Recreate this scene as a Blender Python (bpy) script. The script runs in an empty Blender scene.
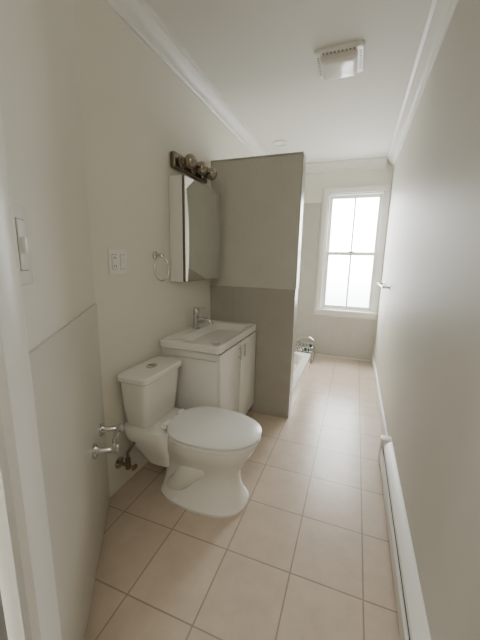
import bpy, bmesh, math
from mathutils import Vector, Matrix
S=0.867
XR=0.36; XL=-1.34; YB=5.0; ZC=2.92
# ---------------- materials ----------------
def mat(name,col,rough=0.5,metal=0.0,var=0.0,nscale=8.0,bump=0.0,bscale=40.0,coat=0.0,emit=0.0):
    m=bpy.data.materials.new(name); m.use_nodes=True
    nt=m.node_tree; b=nt.nodes['Principled BSDF']
    b.inputs['Base Color'].default_value=(*col,1); b.inputs['Roughness'].default_value=rough
    b.inputs['Metallic'].default_value=metal; b.inputs['Coat Weight'].default_value=coat
    tc=nt.nodes.new('ShaderNodeTexCoord')
    if var>0:
        n=nt.nodes.new('ShaderNodeTexNoise'); n.inputs['Scale'].default_value=nscale; n.inputs['Detail'].default_value=5
        nt.links.new(tc.outputs['Object'],n.inputs['Vector'])
        r=nt.nodes.new('ShaderNodeValToRGB')
        r.color_ramp.elements[0].color=tuple(c*(1-var) for c in col)+(1,)
        r.color_ramp.elements[1].color=tuple(min(1,c*(1+var)) for c in col)+(1,)
        r.color_ramp.elements[0].position=.3; r.color_ramp.elements[1].position=.7
        nt.links.new(n.outputs['Fac'],r.inputs['Fac']); nt.links.new(r.outputs['Color'],b.inputs['Base Color'])
    if bump>0:
        n=nt.nodes.new('ShaderNodeTexNoise'); n.inputs['Scale'].default_value=bscale; n.inputs['Detail'].default_value=3
        nt.links.new(tc.outputs['Object'],n.inputs['Vector'])
        bp=nt.nodes.new('ShaderNodeBump'); bp.inputs['Strength'].default_value=bump; bp.inputs['Distance'].default_value=.003
        nt.links.new(n.outputs['Fac'],bp.inputs['Height']); nt.links.new(bp.outputs['Normal'],b.inputs['Normal'])
    return m
def brickmat(name,c1,c2,cm,bw,bh,mort,swz,off=(0,0),rough=.35,bump=.3,var=0.06):
    m=bpy.data.materials.new(name); m.use_nodes=True
    nt=m.node_tree; b=nt.nodes['Principled BSDF']; b.inputs['Roughness'].default_value=rough
    tc=nt.nodes.new('ShaderNodeTexCoord'); sp=nt.nodes.new('ShaderNodeSeparateXYZ'); cb=nt.nodes.new('ShaderNodeCombineXYZ')
    nt.links.new(tc.outputs['Object'],sp.inputs[0])
    for k,ax in enumerate(swz):
        a=nt.nodes.new('ShaderNodeMath'); a.operation='SUBTRACT'; a.inputs[1].default_value=off[k]*S
        nt.links.new(sp.outputs['xyz'.index(ax)],a.inputs[0]); nt.links.new(a.outputs[0],cb.inputs[k])
    br=nt.nodes.new('ShaderNodeTexBrick'); br.offset=0; br.squash=1
    br.inputs['Scale'].default_value=1; br.inputs['Brick Width'].default_value=bw*S; br.inputs['Row Height'].default_value=bh*S
    br.inputs['Mortar Size'].default_value=mort; br.inputs['Mortar Smooth'].default_value=.2
    br.inputs['Color1'].default_value=(*c1,1); br.inputs['Color2'].default_value=(*c2,1); br.inputs['Mortar'].default_value=(*cm,1)
    nt.links.new(cb.outputs[0],br.inputs['Vector'])
    n=nt.nodes.new('ShaderNodeTexNoise'); n.inputs['Scale'].default_value=9; n.inputs['Detail'].default_value=8; n.inputs['Roughness'].default_value=.65
    nt.links.new(tc.outputs['Object'],n.inputs['Vector'])
    mr=nt.nodes.new('ShaderNodeMapRange'); mr.inputs['From Min'].default_value=.3; mr.inputs['From Max'].default_value=.7
    mr.inputs['To Min'].default_value=1-var; mr.inputs['To Max'].default_value=1+var
    nt.links.new(n.outputs['Fac'],mr.inputs['Value'])
    vm=nt.nodes.new('ShaderNodeVectorMath'); vm.operation='SCALE'
    nt.links.new(br.outputs['Color'],vm.inputs[0]); nt.links.new(mr.outputs[0],vm.inputs['Scale'])
    nt.links.new(vm.outputs[0],b.inputs['Base Color'])
    bp=nt.nodes.new('ShaderNodeBump'); bp.inputs['Strength'].default_value=bump; bp.inputs['Distance'].default_value=.002; bp.invert=True
    nt.links.new(br.outputs['Fac'],bp.inputs['Height']); nt.links.new(bp.outputs['Normal'],b.inputs['Normal'])
    return m
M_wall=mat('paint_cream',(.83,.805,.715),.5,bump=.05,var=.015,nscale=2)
M_wallr=mat('paint_satin_shaded',(.68,.66,.595),.55,bump=.05,var=.015,nscale=2)  # same wall paint, greyed: the right wall's shade is put into the colour
M_ceil=mat('ceiling_paint',(.85,.84,.785),.7)
M_trim=mat('trim_white',(.88,.875,.84),.35)
M_ceramic=mat('ceramic',(.89,.875,.82),.12,coat=.5)
M_lam=mat('vanity_white',(.85,.84,.79),.3)
M_chrome=mat('chrome',(.62,.62,.62),.12,1.0)
M_bronze=mat('brushed_nickel',(.24,.20,.16),.25,1.0)
M_dark=mat('dark_gap',(.03,.03,.03),.6)
M_plast=mat('plastic_white',(.90,.895,.86),.3)
M_mirror=mat('mirror',(.80,.82,.80),.03,1.0)
M_floor=brickmat('floor_tile',(.62,.515,.415),(.585,.485,.39),(.37,.295,.235),.335,.37,.0035,'xy',(-.176,1.26),.28,.5,.08)
M_ribs=brickmat('ribbed_tile',(.60,.585,.52),(.60,.585,.52),(.54,.525,.465),.018,40,.002,'xz',(0,-20),.45,.25,.03)
M_ltile=brickmat('lower_tile',(.43,.405,.355),(.42,.395,.345),(.36,.34,.30),.6,1.25,.0015,'xz',(-.5,0),.3,.2,.05)
M_wtile=mat('wainscot_tile',(.69,.67,.60),.3,var=.03,nscale=5)
M_surr=brickmat('surround_tile',(.55,.53,.48),(.54,.52,.47),(.48,.46,.42),.3,.6,.002,'xz',(0,0),.3,.2,.04)
M_metal_h=mat('heater_enamel',(.85,.845,.81),.35)
M_rubber=mat('hose_grey',(.25,.23,.2),.4,.6)
M_brass=mat('brass_aged',(.32,.25,.15),.35,1)
M_teal=mat('bottle_teal',(.04,.13,.12),.2)
M_bulb=mat('bulb_mirror_glass',(.38,.33,.27),.08,.9)
M_door=mat('door_grey',(.16,.155,.145),.5)
M_glass=bpy.data.materials.new('window_glass'); M_glass.use_nodes=True
nt=M_glass.node_tree; nt.nodes.clear()
o=nt.nodes.new('ShaderNodeOutputMaterial'); mx=nt.nodes.new('ShaderNodeMixShader'); t=nt.nodes.new('ShaderNodeBsdfTransparent'); g=nt.nodes.new('ShaderNodeBsdfGlossy')
g.inputs['Roughness'].default_value=.05; mx.inputs[0].default_value=.05; t.inputs[0].default_value=(.97,.98,.98,1)
nt.links.new(t.outputs[0],mx.inputs[1]); nt.links.new(g.outputs[0],mx.inputs[2]); nt.links.new(mx.outputs[0],o.inputs[0])

# ---------------- builder ----------------
class B:
    def __init__(s,name): s.name=name; s.bm=bmesh.new(); s.mats=[]
    def mi(s,m):
        if m not in s.mats: s.mats.append(m)
        return s.mats.index(m)
    def merge(s,b2,m,smooth=False,M=None):
        if M is not None: bmesh.ops.transform(b2,matrix=M,verts=b2.verts)
        bmesh.ops.recalc_face_normals(b2,faces=b2.faces)
        i=s.mi(m)
        for f in b2.faces: f.material_index=i; f.smooth=smooth
        me=bpy.data.meshes.new('t'); b2.to_mesh(me); s.bm.from_mesh(me); bpy.data.meshes.remove(me); b2.free()
    def box(s,a,b,m,bev=0,M=None,seg=2):
        b2=bmesh.new(); bmesh.ops.create_cube(b2,size=1)
        c=[(a[i]+b[i])/2 for i in range(3)]; d=[abs(b[i]-a[i]) for i in range(3)]
        for v in b2.verts: v.co=Vector((v.co[i]*d[i]+c[i] for i in range(3)))
        if bev>0: bmesh.ops.bevel(b2,geom=b2.edges[:],offset=bev,segments=seg,affect='EDGES',profile=.5)
        s.merge(b2,m,False,M)
    def loft(s,rings,m,smooth=True,cap=(True,True),M=None):
        b2=bmesh.new(); R=[[b2.verts.new(p) for p in r] for r in rings]; n=len(rings[0])
        for a,b in zip(R[:-1],R[1:]):
            for i in range(n):
                b2.faces.new((a[i],a[(i+1)%n],b[(i+1)%n],b[i]))
        if cap[0]: b2.faces.new(R[0])
        if cap[1]: b2.faces.new(R[-1][::-1])
        s.merge(b2,m,smooth,M)
    def cyl(s,p,q,r,m,r2=None,n=24,smooth=True):
        s.tube([p,q],r,m,n=n,rads=[r,r if r2 is None else r2])
    def tube(s,pts,r,m,n=12,rads=None,closed=False):
        pts=[Vector(p) for p in pts]; rings=[]; prev=None
        N=len(pts)
        for i,p in enumerate(pts):
            if closed: t=(pts[(i+1)%N]-pts[i-1]).normalized()
            else: t=(pts[min(i+1,N-1)]-pts[max(i-1,0)]).normalized()
            if prev is None:
                a=Vector((0,0,1)) if abs(t.z)<.9 else Vector((1,0,0)); u=t.cross(a).normalized()
            else: u=(prev-t*prev.dot(t)).normalized()
            prev=u; v=t.cross(u); rr=rads[i] if rads else r
            rings.append([p+(u*math.cos(2*math.pi*k/n)+v*math.sin(2*math.pi*k/n))*rr for k in range(n)])
        if closed: rings.append(rings[0]); s.loft(rings,m,True,(False,False))
        else: s.loft(rings,m,True)
    def lathe(s,c,axis,prof,m,n=28):
        ax=Vector(axis).normalized(); a=Vector((0,0,1)) if abs(ax.z)<.9 else Vector((1,0,0)); u=ax.cross(a).normalized(); v=ax.cross(u); c=Vector(c)
        s.loft([[c+ax*h+(u*math.cos(2*math.pi*k/n)+v*math.sin(2*math.pi*k/n))*max(r,1e-4) for k in range(n)] for r,h in prof],m)
    def sphere(s,c,r,m,sc=(1,1,1)):
        b2=bmesh.new(); bmesh.ops.create_uvsphere(b2,u_segments=20,v_segments=12,radius=r)
        for v in b2.verts: v.co=Vector((v.co[i]*sc[i]+c[i] for i in range(3)))
        s.merge(b2,m,True)
    def prism(s,poly,vec,m):
        vec=Vector(vec); s.loft([[Vector(p) for p in poly],[Vector(p)+vec for p in poly]],m,False)
    def done(s,auto=35):
        me=bpy.data.meshes.new(s.name); 
        s.bm.transform(Matrix.Scale(S,4)); s.bm.to_mesh(me); s.bm.free()
        for m in s.mats: me.materials.append(m)
        ob=bpy.data.objects.new(s.name,me); bpy.context.collection.objects.link(ob)
        try: me.set_sharp_from_angle(angle=math.radians(auto))
        except Exception: pass
        return ob
def se(cx,cy,z,ax,ay,e=6,n=48,axb=None):
    out=[]
    for k in range(n):
        t=2*math.pi*(k+.5)/n; c,sn=math.cos(t),math.sin(t)
        a=ax if (c>0 or axb is None) else axb
        out.append(Vector((cx+a*math.copysign(abs(c)**(2/e),c),cy+ay*math.copysign(abs(sn)**(2/e),sn),z)))
    return out

# ---------------- room shell ----------------
D=Vector((.583,-.812,0)).normalized()
N=Vector((.812,.583,0)).normalized()
C0=Vector((XL,1.30,0))
def P(t,n=0,z=0): 
    q=C0+D*t+N*n; return Vector((q.x,q.y,z))
MD=Matrix(((D.x,-N.x,0,C0.x),(D.y,-N.y,0,C0.y),(0,0,1,0),(0,0,0,1)))
b=B('floor'); b.box((-1.6,-1.3,-.05),(.5,YB+.1,0),M_floor); b.done()
b=B('ceiling'); b.box((-1.6,-1.3,ZC),(.5,YB+.1,ZC+.05),M_ceil); b.done()
b=B('wall_left'); b.box((XL-.1,1.30,0),(XL,YB,ZC),M_wall); b.done()
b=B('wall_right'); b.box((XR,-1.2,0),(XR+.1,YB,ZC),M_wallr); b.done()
b=B('wall_rear'); b.box((-.6,-1.3,0),(.46,-1.2,ZC),M_wall); b.done()
WX0,WX1,WZ0,WZ1=-.485,.285,.77,2.50
b=B('wall_back')
b.box((XL-.1,YB,0),(WX0,YB+.14,ZC),M_wall); b.box((WX1,YB,0),(XR+.1,YB+.14,ZC),M_wall)
b.box((WX0,YB,0),(WX1,YB+.14,WZ0),M_wall); b.box((WX0,YB,WZ1),(WX1,YB+.14,ZC),M_wall); b.done()
te=1.45
b=B('wall_entry')
b.prism([P(0,0,0),P(1.14,0,0),P(1.14,-.1,0),P(-.07,-.1,0)],(0,0,ZC),M_wall)
b.prism([P(1.14,0,2.35),P(te,0,2.35),P(te,-.1,2.35),P(1.14,-.1,2.35)],(0,0,ZC-2.35),M_wall)
b.done()
e=P(te,0,0); b=B('wall_hall'); b.box((e.x-.1,-1.2,0),(e.x,e.y,ZC),M_wall); b.done()
b=B('trim_wainscot'); b.prism([P(.002,.001,0),P(1.03,.001,0),P(1.03,.010,0),P(.008,.010,0)],(0,0,1.25),M_wtile); b.done()
b=B('trim_door_casing')
b.prism([P(1.02,0.001,0),P(1.15,.001,0),P(1.15,.016,0),P(1.135,.028,0),P(1.06,.024,0),P(1.04,.034,0),P(1.02,.03,0)],(0,0,2.45),M_trim)
b.done()
b=B('door_1'); b.prism([P(1.155,-.03,0.01),P(te-.01,-.03,0.01),P(te-.01,-.075,0.01),P(1.155,-.075,0.01)],(0,0,2.33),M_door)
b.prism([P(1.2,-.025,.2),P(te-.05,-.025,.2),P(te-.05,-.032,.2),P(1.2,-.032,.2)],(0,0,.8),M_door); b.done()

def crown_profile(d=.10,h=.12):
    return [(0,0),(d,0),(d,-.018),(d-.02,-.025),(d-.035,-.05),(d-.06,-.08),(.022,-h+.03),(.022,-h+.012),(.012,-h),(0,-h)]
b=B('trim_crown_left'); b.prism([(XL+x,1.30,ZC+z) for x,z in crown_profile()],(0,YB-1.30,0),M_trim); b.done()
b=B('trim_crown_right'); b.prism([(XR-x,-1.2,ZC+z) for x,z in crown_profile()],(0,YB+1.2,0),M_trim); b.done()
b=B('trim_crown_back'); b.prism([(XL+.1,YB-x,ZC+z) for x,z in crown_profile()],(XR-XL-.2,0,0),M_trim); b.done()
b=B('trim_crown_entry'); 
b.prism([P(0,x,ZC+z) for x,z in crown_profile()],D*te,M_trim); b.done()
b=B('baseboard_right'); b.box((XR-.018,2.44,0),(XR,YB,.13),M_trim,.004); b.done()
b=B('baseboard_back'); b.box((-.5,YB-.016,0),(XR-.02,YB,.02),M_trim); b.done()
PX,PY0,PY1,PH=-.50,2.76,2.89,2.38
b=B('wall_partition'); b.box((XL,PY0,1.25),(PX,PY1,PH),M_ribs); b.box((XL,PY0-.006,0),(PX+.004,PY1,1.25),M_ltile,0)
b.done()
b=B('trim_partition_cap'); b.box((XL,PY0-.008,PH),(PX+.008,PY1+.004,PH+.012),M_ltile); b.box((PX,PY0+.004,1.252),(PX+.008,PY1,PH),M_ltile); b.done()
b=B('trim_surround_tile'); b.box((XL+.001,YB-.012,.0),(-.585,YB,2.38),M_surr); b.box((-.584,YB-.010,0.022),(XR-.02,YB,.66),M_surr); b.done()

# ---------------- window ----------------
b=B('window_1')
cw=.075
b.box((WX0-cw,YB-.022,WZ0-.0),(WX0,YB,WZ1+cw),M_trim,.005); b.box((WX1,YB-.022,WZ0),(WX1+cw-.005,YB,WZ1+cw),M_trim,.005)
b.box((WX0,YB-.022,WZ1),(WX1,YB,WZ1+cw),M_trim,.005)
b.box((WX0-cw-.01,YB-.055,WZ0-.035),(WX1+cw-.005,YB,WZ0),M_trim,.006)
b.box((WX0-cw,YB-.018,WZ0-.09),(WX1+cw-.01,YB,WZ0-.035),M_trim,.004)
for (x0,x1) in ((WX0,WX0+.02),(WX1-.02,WX1)): b.box((x0,YB,WZ0),(x1,YB+.14,WZ1),M_trim)
b.box((WX0,YB,WZ0),(WX1,YB+.14,WZ0+.02),M_trim); b.box((WX0,YB,WZ1-.02),(WX1,YB+.14,WZ1),M_trim)
zm=(WZ0+WZ1)/2+.0
def sash(y,z0,z1):
    x0,x1=WX0+.02,WX1-.02; f=.045
    b.box((x0,y,z0),(x0+f,y+.03,z1),M_trim,.003); b.box((x1-f,y,z0),(x1,y+.03,z1),M_trim,.003)
    b.box((x0+f,y,z0),(x1-f,y+.03,z0+f),M_trim,.003); b.box((x0+f,y,z1-f),(x1-f,y+.03,z1),M_trim,.003)
    xc=(x0+x1)/2; b.box((xc-.011,y+.004,z0+f),(xc+.011,y+.026,z1-f),M_trim)
    b.box((x0+f,y+.013,z0+f),(x1-f,y+.016,z1-f),M_glass)
sash(YB+.03,WZ0+.02,zm+.02); sash(YB+.065,zm-.02,WZ1-.02)
b.box((-.14,YB+.02,zm+.02),(-.06,YB+.05,zm+.035),M_chrome,.004)
b.done()

# ---------------- toilet ----------------
ty=1.58; tk=1.62; b=B('toilet')
def bowl(z,f,bk,w,e=2.3,cx=-.79,y=ty): return se(cx,y,z,f,w,e,48,bk)
b.loft([bowl(0,.27,.31,.172,2.6),bowl(.02,.275,.315,.175,2.6),bowl(.05,.26,.305,.155,2.5),bowl(.12,.232,.29,.125,2.4),bowl(.20,.222,.28,.118,2.4),
        bowl(.27,.24,.28,.140),bowl(.34,.285,.27,.176),bowl(.39,.315,.25,.200),bowl(.425,.325,.24,.208),bowl(.445,.328,.23,.210),bowl(.452,.32,.225,.203)],M_ceramic)
for sgn in(-1,1):
    y=ty+sgn*.062
    b.tube([(-.66,y,.32),(-.76,y+sgn*.01,.28),(-.86,y+sgn*.018,.21),(-.93,y+sgn*.018,.12),(-1.0,y,.06),(-1.06,y-sgn*.01,.04)],.07,M_ceramic,16,[.05,.07,.08,.07,.055,.03])
b.loft([se(-1.10,ty,.18,.09,.09,4),se(-1.13,ty,.27,.14,.115,5),se(-1.15,ty,.37,.17,.165,5),se(-1.16,ty+.015,.43,.175,.18,5),se(-1.16,ty+.015,.445,.17,.175,5)],M_ceramic)
b.loft([se(-1.225,tk,.445,.085,.165,6),se(-1.225,tk,.46,.09,.175,6),se(-1.225,tk,.61,.098,.192,7),se(-1.223,tk,.752,.104,.205,7)],M_ceramic)
L=.007
b.loft([se(-1.217,tk,.745+L,.108,.212,8),se(-1.217,tk,.752+L,.116,.221,8),se(-1.217,tk,.778+L,.116,.221,8),se(-1.217,tk,.787+L,.108,.213,8),se(-1.217,tk,.789+L,.08,.18,6)],M_ceramic)
b.loft([se(-1.217,tk,.786+L,.028,.042,2.4),se(-1.217,tk,.796+L,.028,.042,2.4),se(-1.217,tk,.798+L,.024,.038,2.4)],M_chrome)
b.box((-1.24,tk-.002,.7975+L),(-1.194,tk+.002,.7995+L),M_dark)
def seat(z,f,bk,w): return se(-.79,ty,z+.02,f,w,2.3,48,bk)
b.loft([seat(.432,.337,.225,.216),seat(.436,.343,.23,.221),seat(.447,.343,.23,.221),seat(.451,.335,.225,.215)],M_plast)
b.loft([seat(.4515,.325,.215,.205),seat(.458,.325,.215,.205)],M_rubber)
b.loft([seat(.458,.33,.22,.210),seat(.461,.345,.232,.224),seat(.470,.347,.234,.226),seat(.480,.333,.225,.213),seat(.486,.27,.18,.17),seat(.489,.14,.09,.09)],M_plast)
for sgn in(-1,1): b.cyl((-1.03,ty+sgn*.05,.48),(-1.03,ty+sgn*.11,.48),.018,M_plast)
for sgn in(-1,1): b.sphere((-.93,ty+sgn*.155,.035),.014,M_plast)
toilet=b.done()
b=B('water_supply_valve'); vy,vz=1.405,.19
b.lathe((XL,vy,vz),(1,0,0),[(.0,.0),(.036,.0),(.036,.006),(.02,.012)],M_chrome)
b.cyl((XL+.01,vy,vz),(XL+.09,vy,vz),.011,M_brass)
b.cyl((XL+.075,vy,vz-.02),(XL+.075,vy,vz+.05),.017,M_brass)
b.cyl((XL+.09,vy,vz),(XL+.12,vy,vz),.006,M_chrome); b.sphere((XL+.125,vy,vz),.026,M_brass,(.4,1,.7))
b.tube([(XL+.075,vy,vz+.05),(XL+.075,vy,vz+.09),(XL+.10,vy+.005,vz+.13),(XL+.12,vy+.03,vz+.17),(XL+.12,vy+.06,vz+.20),(XL+.11,1.485,vz+.225),(XL+.11,1.49,.443)],.010,M_rubber,10)
b.cyl((XL+.11,1.49,.41),(XL+.11,1.49,.444),.018,M_plast)
b.done().parent=toilet

# ---------------- vanity ----------------
b=B('bathroom_vanity')
VX0,VX1,VY0,VY1=XL+.004,-.865,1.90,2.742
b.box((VX0,VY0,.09),(VX1,VY1,.79),M_lam,.002); b.box((VX0,VY0,0),(VX1-.04,VY1,.09),M_lam)
b.box((VX0,VY0,.785),(VX1,VY0+.02,.85),M_lam); b.box((VX0,VY1-.02,.785),(VX1,VY1,.85),M_lam); b.box((VX1-.02,VY0+.02,.785),(VX1,VY1-.02,.85),M_lam)
ym=(VY0+VY1)/2
for y0,y1 in((VY0+.004,ym-.005),(ym+.005,VY1-.004)): b.box((VX1+.002,y0,.10),(VX1+.020,y1,.835),M_lam,.003)
b.box((VX1,VY0+.01,.10),(VX1+.003,VY1-.01,.84),M_dark)
for y in(ym-.05,ym+.05):
    b.cyl((VX1+.018,y,.79),(VX1+.036,y,.79),.005,M_chrome); b.cyl((VX1+.018,y,.72),(VX1+.036,y,.72),.005,M_chrome)
    b.cyl((VX1+.039,y,.70),(VX1+.039,y,.81),.008,M_chrome)
cx,cy=(VX0-.842)/2,(1.872+2.748)/2; hx,hy=(-.838-VX0)/2,(2.748-1.868)/2
bx=cx+.03
b.loft([se(cx,cy,.85,hx-.004,hy-.004,30,96),se(cx,cy,.855,hx,hy,30,96),se(cx,cy,.90,hx,hy,30,96),se(cx,cy,.906,hx-.005,hy-.005,30,96),
        se(bx,cy,.904,.175,.36,7,96),se(bx,cy,.895,.168,.35,6,96),se(bx,cy,.85,.145,.31,4,96),se(bx,cy,.825,.10,.2,3,96),se(bx,cy,.82,.02,.02,2,96)],M_ceramic)
b.lathe((bx,cy,.821),(0,0,1),[(.0,0),(.025,0),(.025,.004),(.0,.006)],M_chrome)
b.done()
b=B('sink_faucet'); fx,fy=XL+.07,cy+.02
b.lathe((fx,fy,.906),(0,0,1),[(.0,0),(.036,0),(.036,.006),(.028,.012),(.026,.12),(.028,.13),(.028,.165),(.022,.175),(0,.176)],M_chrome)
b.tube([(fx,fy,.985),(fx+.06,fy,.995),(fx+.12,fy,.99),(fx+.135,fy,.975),(fx+.138,fy,.955)],.016,M_chrome,16)
b.box((fx-.02,fy-.014,1.083),(fx+.085,fy+.014,1.094),M_chrome,.003)
b.done()

# ---------------- medicine cabinet ----------------
b=B('mirror_cabinet')
cy0,cy1,cz0,cz1,cX=2.05,2.68,1.33,2.09,-1.205
b.box((XL+.002,cy0,cz0),(cX-.022,cy1,cz1),M_lam,.002)
b.box((cX-.023,cy0+.002,cz0+.002),(cX-.015,cy1-.002,cz1-.002),M_dark)
b.box((cX-.015,cy0,cz0),(cX-.004,cy1,cz1),M_bronze); b.box((cX-.004,cy0+.003,cz0+.003),(cX,cy1-.003,cz1-.003),M_mirror,.0015)
b.done()
b=B('vanity_light')
ly0,ly1,lz=2.07,2.60,2.21
b.box((XL+.001,ly0,lz-.055),(XL+.045,ly1,lz+.055),M_bronze,.012,seg=3)
for i in range(3):
    y=ly0+.09+i*(ly1-ly0-.18)/2
    b.lathe((XL+.045,y,lz),(1,0,0),[(.0,0),(.045,0),(.045,.006),(.034,.015),(.030,.05),(.0,.05)],M_bronze)
    b.sphere((XL+.125,y,lz),.050,M_bulb)
b.done()
b=B('towel_ring')
b.lathe((XL,1.86,1.52),(1,0,0),[(.0,0),(.028,0),(.028,.008),(.014,.014),(.011,.05),(.016,.055),(.016,.065),(0,.068)],M_chrome)
b.tube([(XL+.055,1.86+.085*math.sin(a),1.43+.085*math.cos(a)) for a in [2*math.pi*k/40 for k in range(40)]],.0055,M_chrome,10,closed=True)
b.done()
b=B('outlet_plate')
oy,oz=1.49,1.475
b.box((XL,oy-.075,oz-.072),(XL+.010,oy+.075,oz+.072),M_plast,.004)
for k,y in enumerate((oy-.034,oy+.034)):
    b.box((XL+.009,y-.022,oz-.043),(XL+.0103,y+.022,oz+.043),M_rubber)
    b.box((XL+.009,y-.020,oz-.041),(XL+.014,y+.020,oz+.041),M_plast,.002)
for zz in(-.03,.018):
    b.box((XL+.014,oy-.044,oz+zz),(XL+.0148,oy-.040,oz+zz+.012),M_dark); b.box((XL+.014,oy-.030,oz+zz),(XL+.0148,oy-.026,oz+zz+.012),M_dark)
b.box((XL+.013,oy+.024,oz-.010),(XL+.020,oy+.044,oz+.016),M_plast)
b.done()
b=B('light_switch')
b.box((.89,-.012,1.425),(.99,0,1.625),M_plast,.004,MD)
b.box((.915,-.0125,1.462),(.966,-.010,1.588),M_rubber,0,MD)
b.box((.917,-.016,1.464),(.964,-.010,1.586),M_plast,.002,MD); b.box((.924,-.026,1.505),(.957,-.014,1.545),M_plast,.002,MD)
b.done()
b=B('toilet_paper_holder')
zt=.565
for t in(.15,.35):
    b.lathe(P(t,.010,zt),N,[(0,0),(.036,0),(.036,.01),(.022,.018),(.014,.03),(.014,.085),(.022,.095),(.025,.108),(.018,.118),(0,.12)],M_chrome)
b.cyl(P(.16,.098,zt),P(.34,.098,zt),.010,M_chrome); b.cyl(P(.20,.098,zt),P(.30,.098,zt),.014,M_chrome)
b.done()
b=B('towel_bar')
for y in(3.75,4.45):
    b.lathe((XR,y,1.24),(-1,0,0),[(0,0),(.028,0),(.028,.008),(.014,.014),(.012,.06),(.018,.065),(.018,.08),(0,.083)],M_chrome)
b.cyl((XR-.07,3.75,1.24),(XR-.07,4.45,1.24),.009,M_chrome); b.done()
b=B('baseboard_heater')
hy0,hy1=-.9,2.40; hx0=XR-.072
prof=[(XR-.001,0.02),(hx0+.02,.02),(hx0+.02,.035),(hx0+.004,.035),(hx0,.045),(hx0,.135),(hx0+.006,.142),(hx0+.022,.140),(hx0+.022,.168),(hx0+.010,.172),(hx0+.014,.186),(XR-.02,.205),(XR-.001,.207)]
b.prism([(x,hy0,z) for x,z in prof],(0,hy1-hy0,0),M_metal_h)
b.box((hx0+.012,hy0,.143),(hx0+.0215,hy1-.06,.169),M_dark)
b.box((hx0+.01,hy0,.0),(XR-.002,hy1-.02,.02),M_dark)
b.box((hx0-.004,hy1-.07,.0),(XR-.001,hy1+.005,.21),M_metal_h,.006)
b.done()

# ---------------- shower tray ----------------
b=B('shower_tray')
tx0,tx1,ty0,ty1=XL+.014,-.50,2.895,4.30; c1,c2=(tx0+tx1)/2,(ty0+ty1)/2; ax,ay=(tx1-tx0)/2,(ty1-ty0)/2
b.loft([se(c1,c2,0,ax-.006,ay-.002,40,96),se(c1,c2,.19,ax-.002,ay-.001,40,96),se(c1,c2,.195,ax,ay,40,96),se(c1,c2,.212,ax,ay,40,96),se(c1,c2,.22,ax-.008,ay-.008,30,96),
  se(c1,c2,.219,ax-.09,ay-.09,10,96),se(c1,c2,.21,ax-.10,ay-.10,9,96),se(c1,c2,.08,ax-.12,ay-.12,8,96),se(c1,c2,.065,ax-.3,ay-.4,5,96)],M_ceramic)
b.done()
b=B('wire_caddy')
kx,ky,kz=-.63,4.62,0.0; q=1.55
for z in(.006,.06,.12,.16): 
    b.tube([(v.x,v.y,kz+z*q) for v in se(kx,ky,0,.085*q,.09*q,6,40)],.006,M_chrome,8,closed=True)
for v in se(kx,ky,0,.085*q,.09*q,6,26): b.cyl((v.x,v.y,kz+.004),(v.x,v.y,kz+.16*q),.004,M_chrome,n=8)
b.box((kx-.12,ky-.13,kz),(kx+.12,ky+.13,kz+.008),M_chrome)
b.tube([(kx-.085*q,ky,kz+.16*q),(kx-.08*q,ky,kz+.21*q),(kx-.04*q,ky,kz+.24*q),(kx+.04*q,ky,kz+.24*q),(kx+.08*q,ky,kz+.21*q),(kx+.085*q,ky,kz+.16*q)],.007,M_chrome,8)
for dx,dy,mm,hh in((-.07,-.06,M_chrome,.24),(.01,-.07,M_teal,.22),(.075,.04,M_teal,.25),(-.05,.06,M_chrome,.24)):
    b.lathe((kx+dx,ky+dy,kz+.008),(0,0,1),[(0,0),(.036,0),(.04,.01),(.04,hh*.7),(.016,hh*.8),(.016,hh*.84),(.022,hh*.85),(.022,hh),(0,hh)],mm)
b.done()

# ---------------- ceiling fixtures ----------------
b=B('exhaust_fan')
ex,ey=-.24,2.585
def sq(z,r,e=8): return se(ex,ey,z,r,r,e,48)
b.loft([sq(ZC,.165,14),sq(ZC-.014,.165,14),sq(ZC-.024,.155,14),sq(ZC-.024,.125,14)],M_plast)
b.loft([sq(ZC-.02,.122,16),sq(ZC-.055,.120,16),sq(ZC-.068,.105,14),sq(ZC-.070,.09,14),sq(ZC-.071,.02,8)],M_ceramic)
for k in range(9):
    for s_ in(-1,1):
        b.box((ex-.10+k*.025-.005,ey+s_*.140-.008,ZC-.0255),(ex-.10+k*.025+.005,ey+s_*.140+.008,ZC-.0235),M_rubber)
        b.box((ex+s_*.140-.008,ey-.10+k*.025-.005,ZC-.0255),(ex+s_*.140+.008,ey-.10+k*.025+.005,ZC-.0235),M_rubber)
b.done()
b=B('recessed_light')
b.lathe((-1.0,4.0,ZC),(0,0,-1),[(0,0),(.095,0),(.095,.008),(.075,.014),(.07,.006),(0,.004)],M_trim); b.done()

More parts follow.
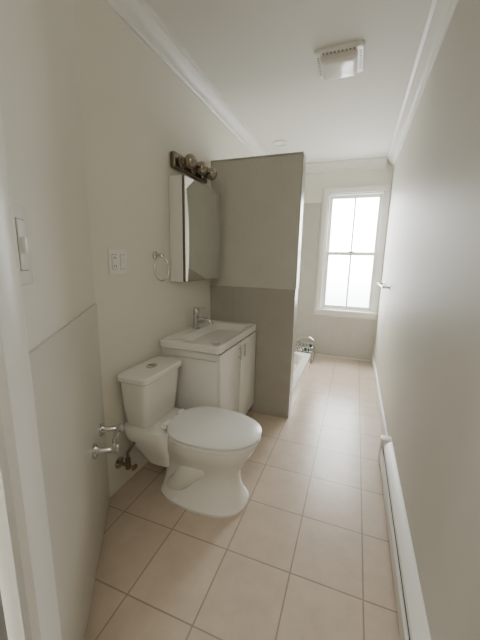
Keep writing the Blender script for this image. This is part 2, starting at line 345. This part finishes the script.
# ---------------- light ----------------
w=bpy.data.worlds.new('World'); bpy.context.scene.world=w; w.use_nodes=True
nt=w.node_tree; bg=nt.nodes['Background']; bg.inputs[1].default_value=32
tc=nt.nodes.new('ShaderNodeTexCoord'); sp=nt.nodes.new('ShaderNodeSeparateXYZ'); rp=nt.nodes.new('ShaderNodeValToRGB')
nt.links.new(tc.outputs['Generated'],sp.inputs[0])
mr=nt.nodes.new('ShaderNodeMapRange'); mr.inputs['From Min'].default_value=-1; nt.links.new(sp.outputs[2],mr.inputs['Value'])
nt.links.new(mr.outputs[0],rp.inputs[0]); nt.links.new(rp.outputs[0],bg.inputs[0])
rp.color_ramp.elements[0].position=.44; rp.color_ramp.elements[0].color=(.34,.35,.36,1)
rp.color_ramp.elements[1].position=.54; rp.color_ramp.elements[1].color=(1,.99,.97,1)
def area(name,loc,sx,sy,rot,power,portal=False,col=(1,1,1)):
    l=bpy.data.lights.new(name,'AREA'); l.shape='RECTANGLE'; l.size=sx*S; l.size_y=sy*S; l.energy=power; l.color=col
    if portal: l.cycles.is_portal=True
    o=bpy.data.objects.new(name,l); o.location=Vector(loc)*S; o.rotation_euler=rot; bpy.context.collection.objects.link(o)
area('window_portal',((WX0+WX1)/2,YB+.16,(WZ0+WZ1)/2),WX1-WX0,WZ1-WZ0,(math.radians(-90),0,0),1,True)
area('rear_fill',(-.05,-.7,ZC-.03),.6,.6,(0,0,0),12.5,False,(1,.96,.88))  # unseen fill light added behind the camera to brighten the near end

# ---------------- camera ----------------
cam=bpy.data.cameras.new('cam'); cam.sensor_fit='VERTICAL'; cam.sensor_height=24; cam.lens=307/640*24; cam.clip_start=.01
co=bpy.data.objects.new('camera',cam); bpy.context.collection.objects.link(co)
f=Vector((-.341,.921,-.191)).normalized(); r=Vector((.936,.351,.0217)); r=(r-f*r.dot(f)).normalized(); u=r.cross(f)
R=Matrix((r,u,-f)).transposed().to_4x4(); co.matrix_world=Matrix.Translation(Vector((0,0,1.5))*S)@R
bpy.context.scene.camera=co
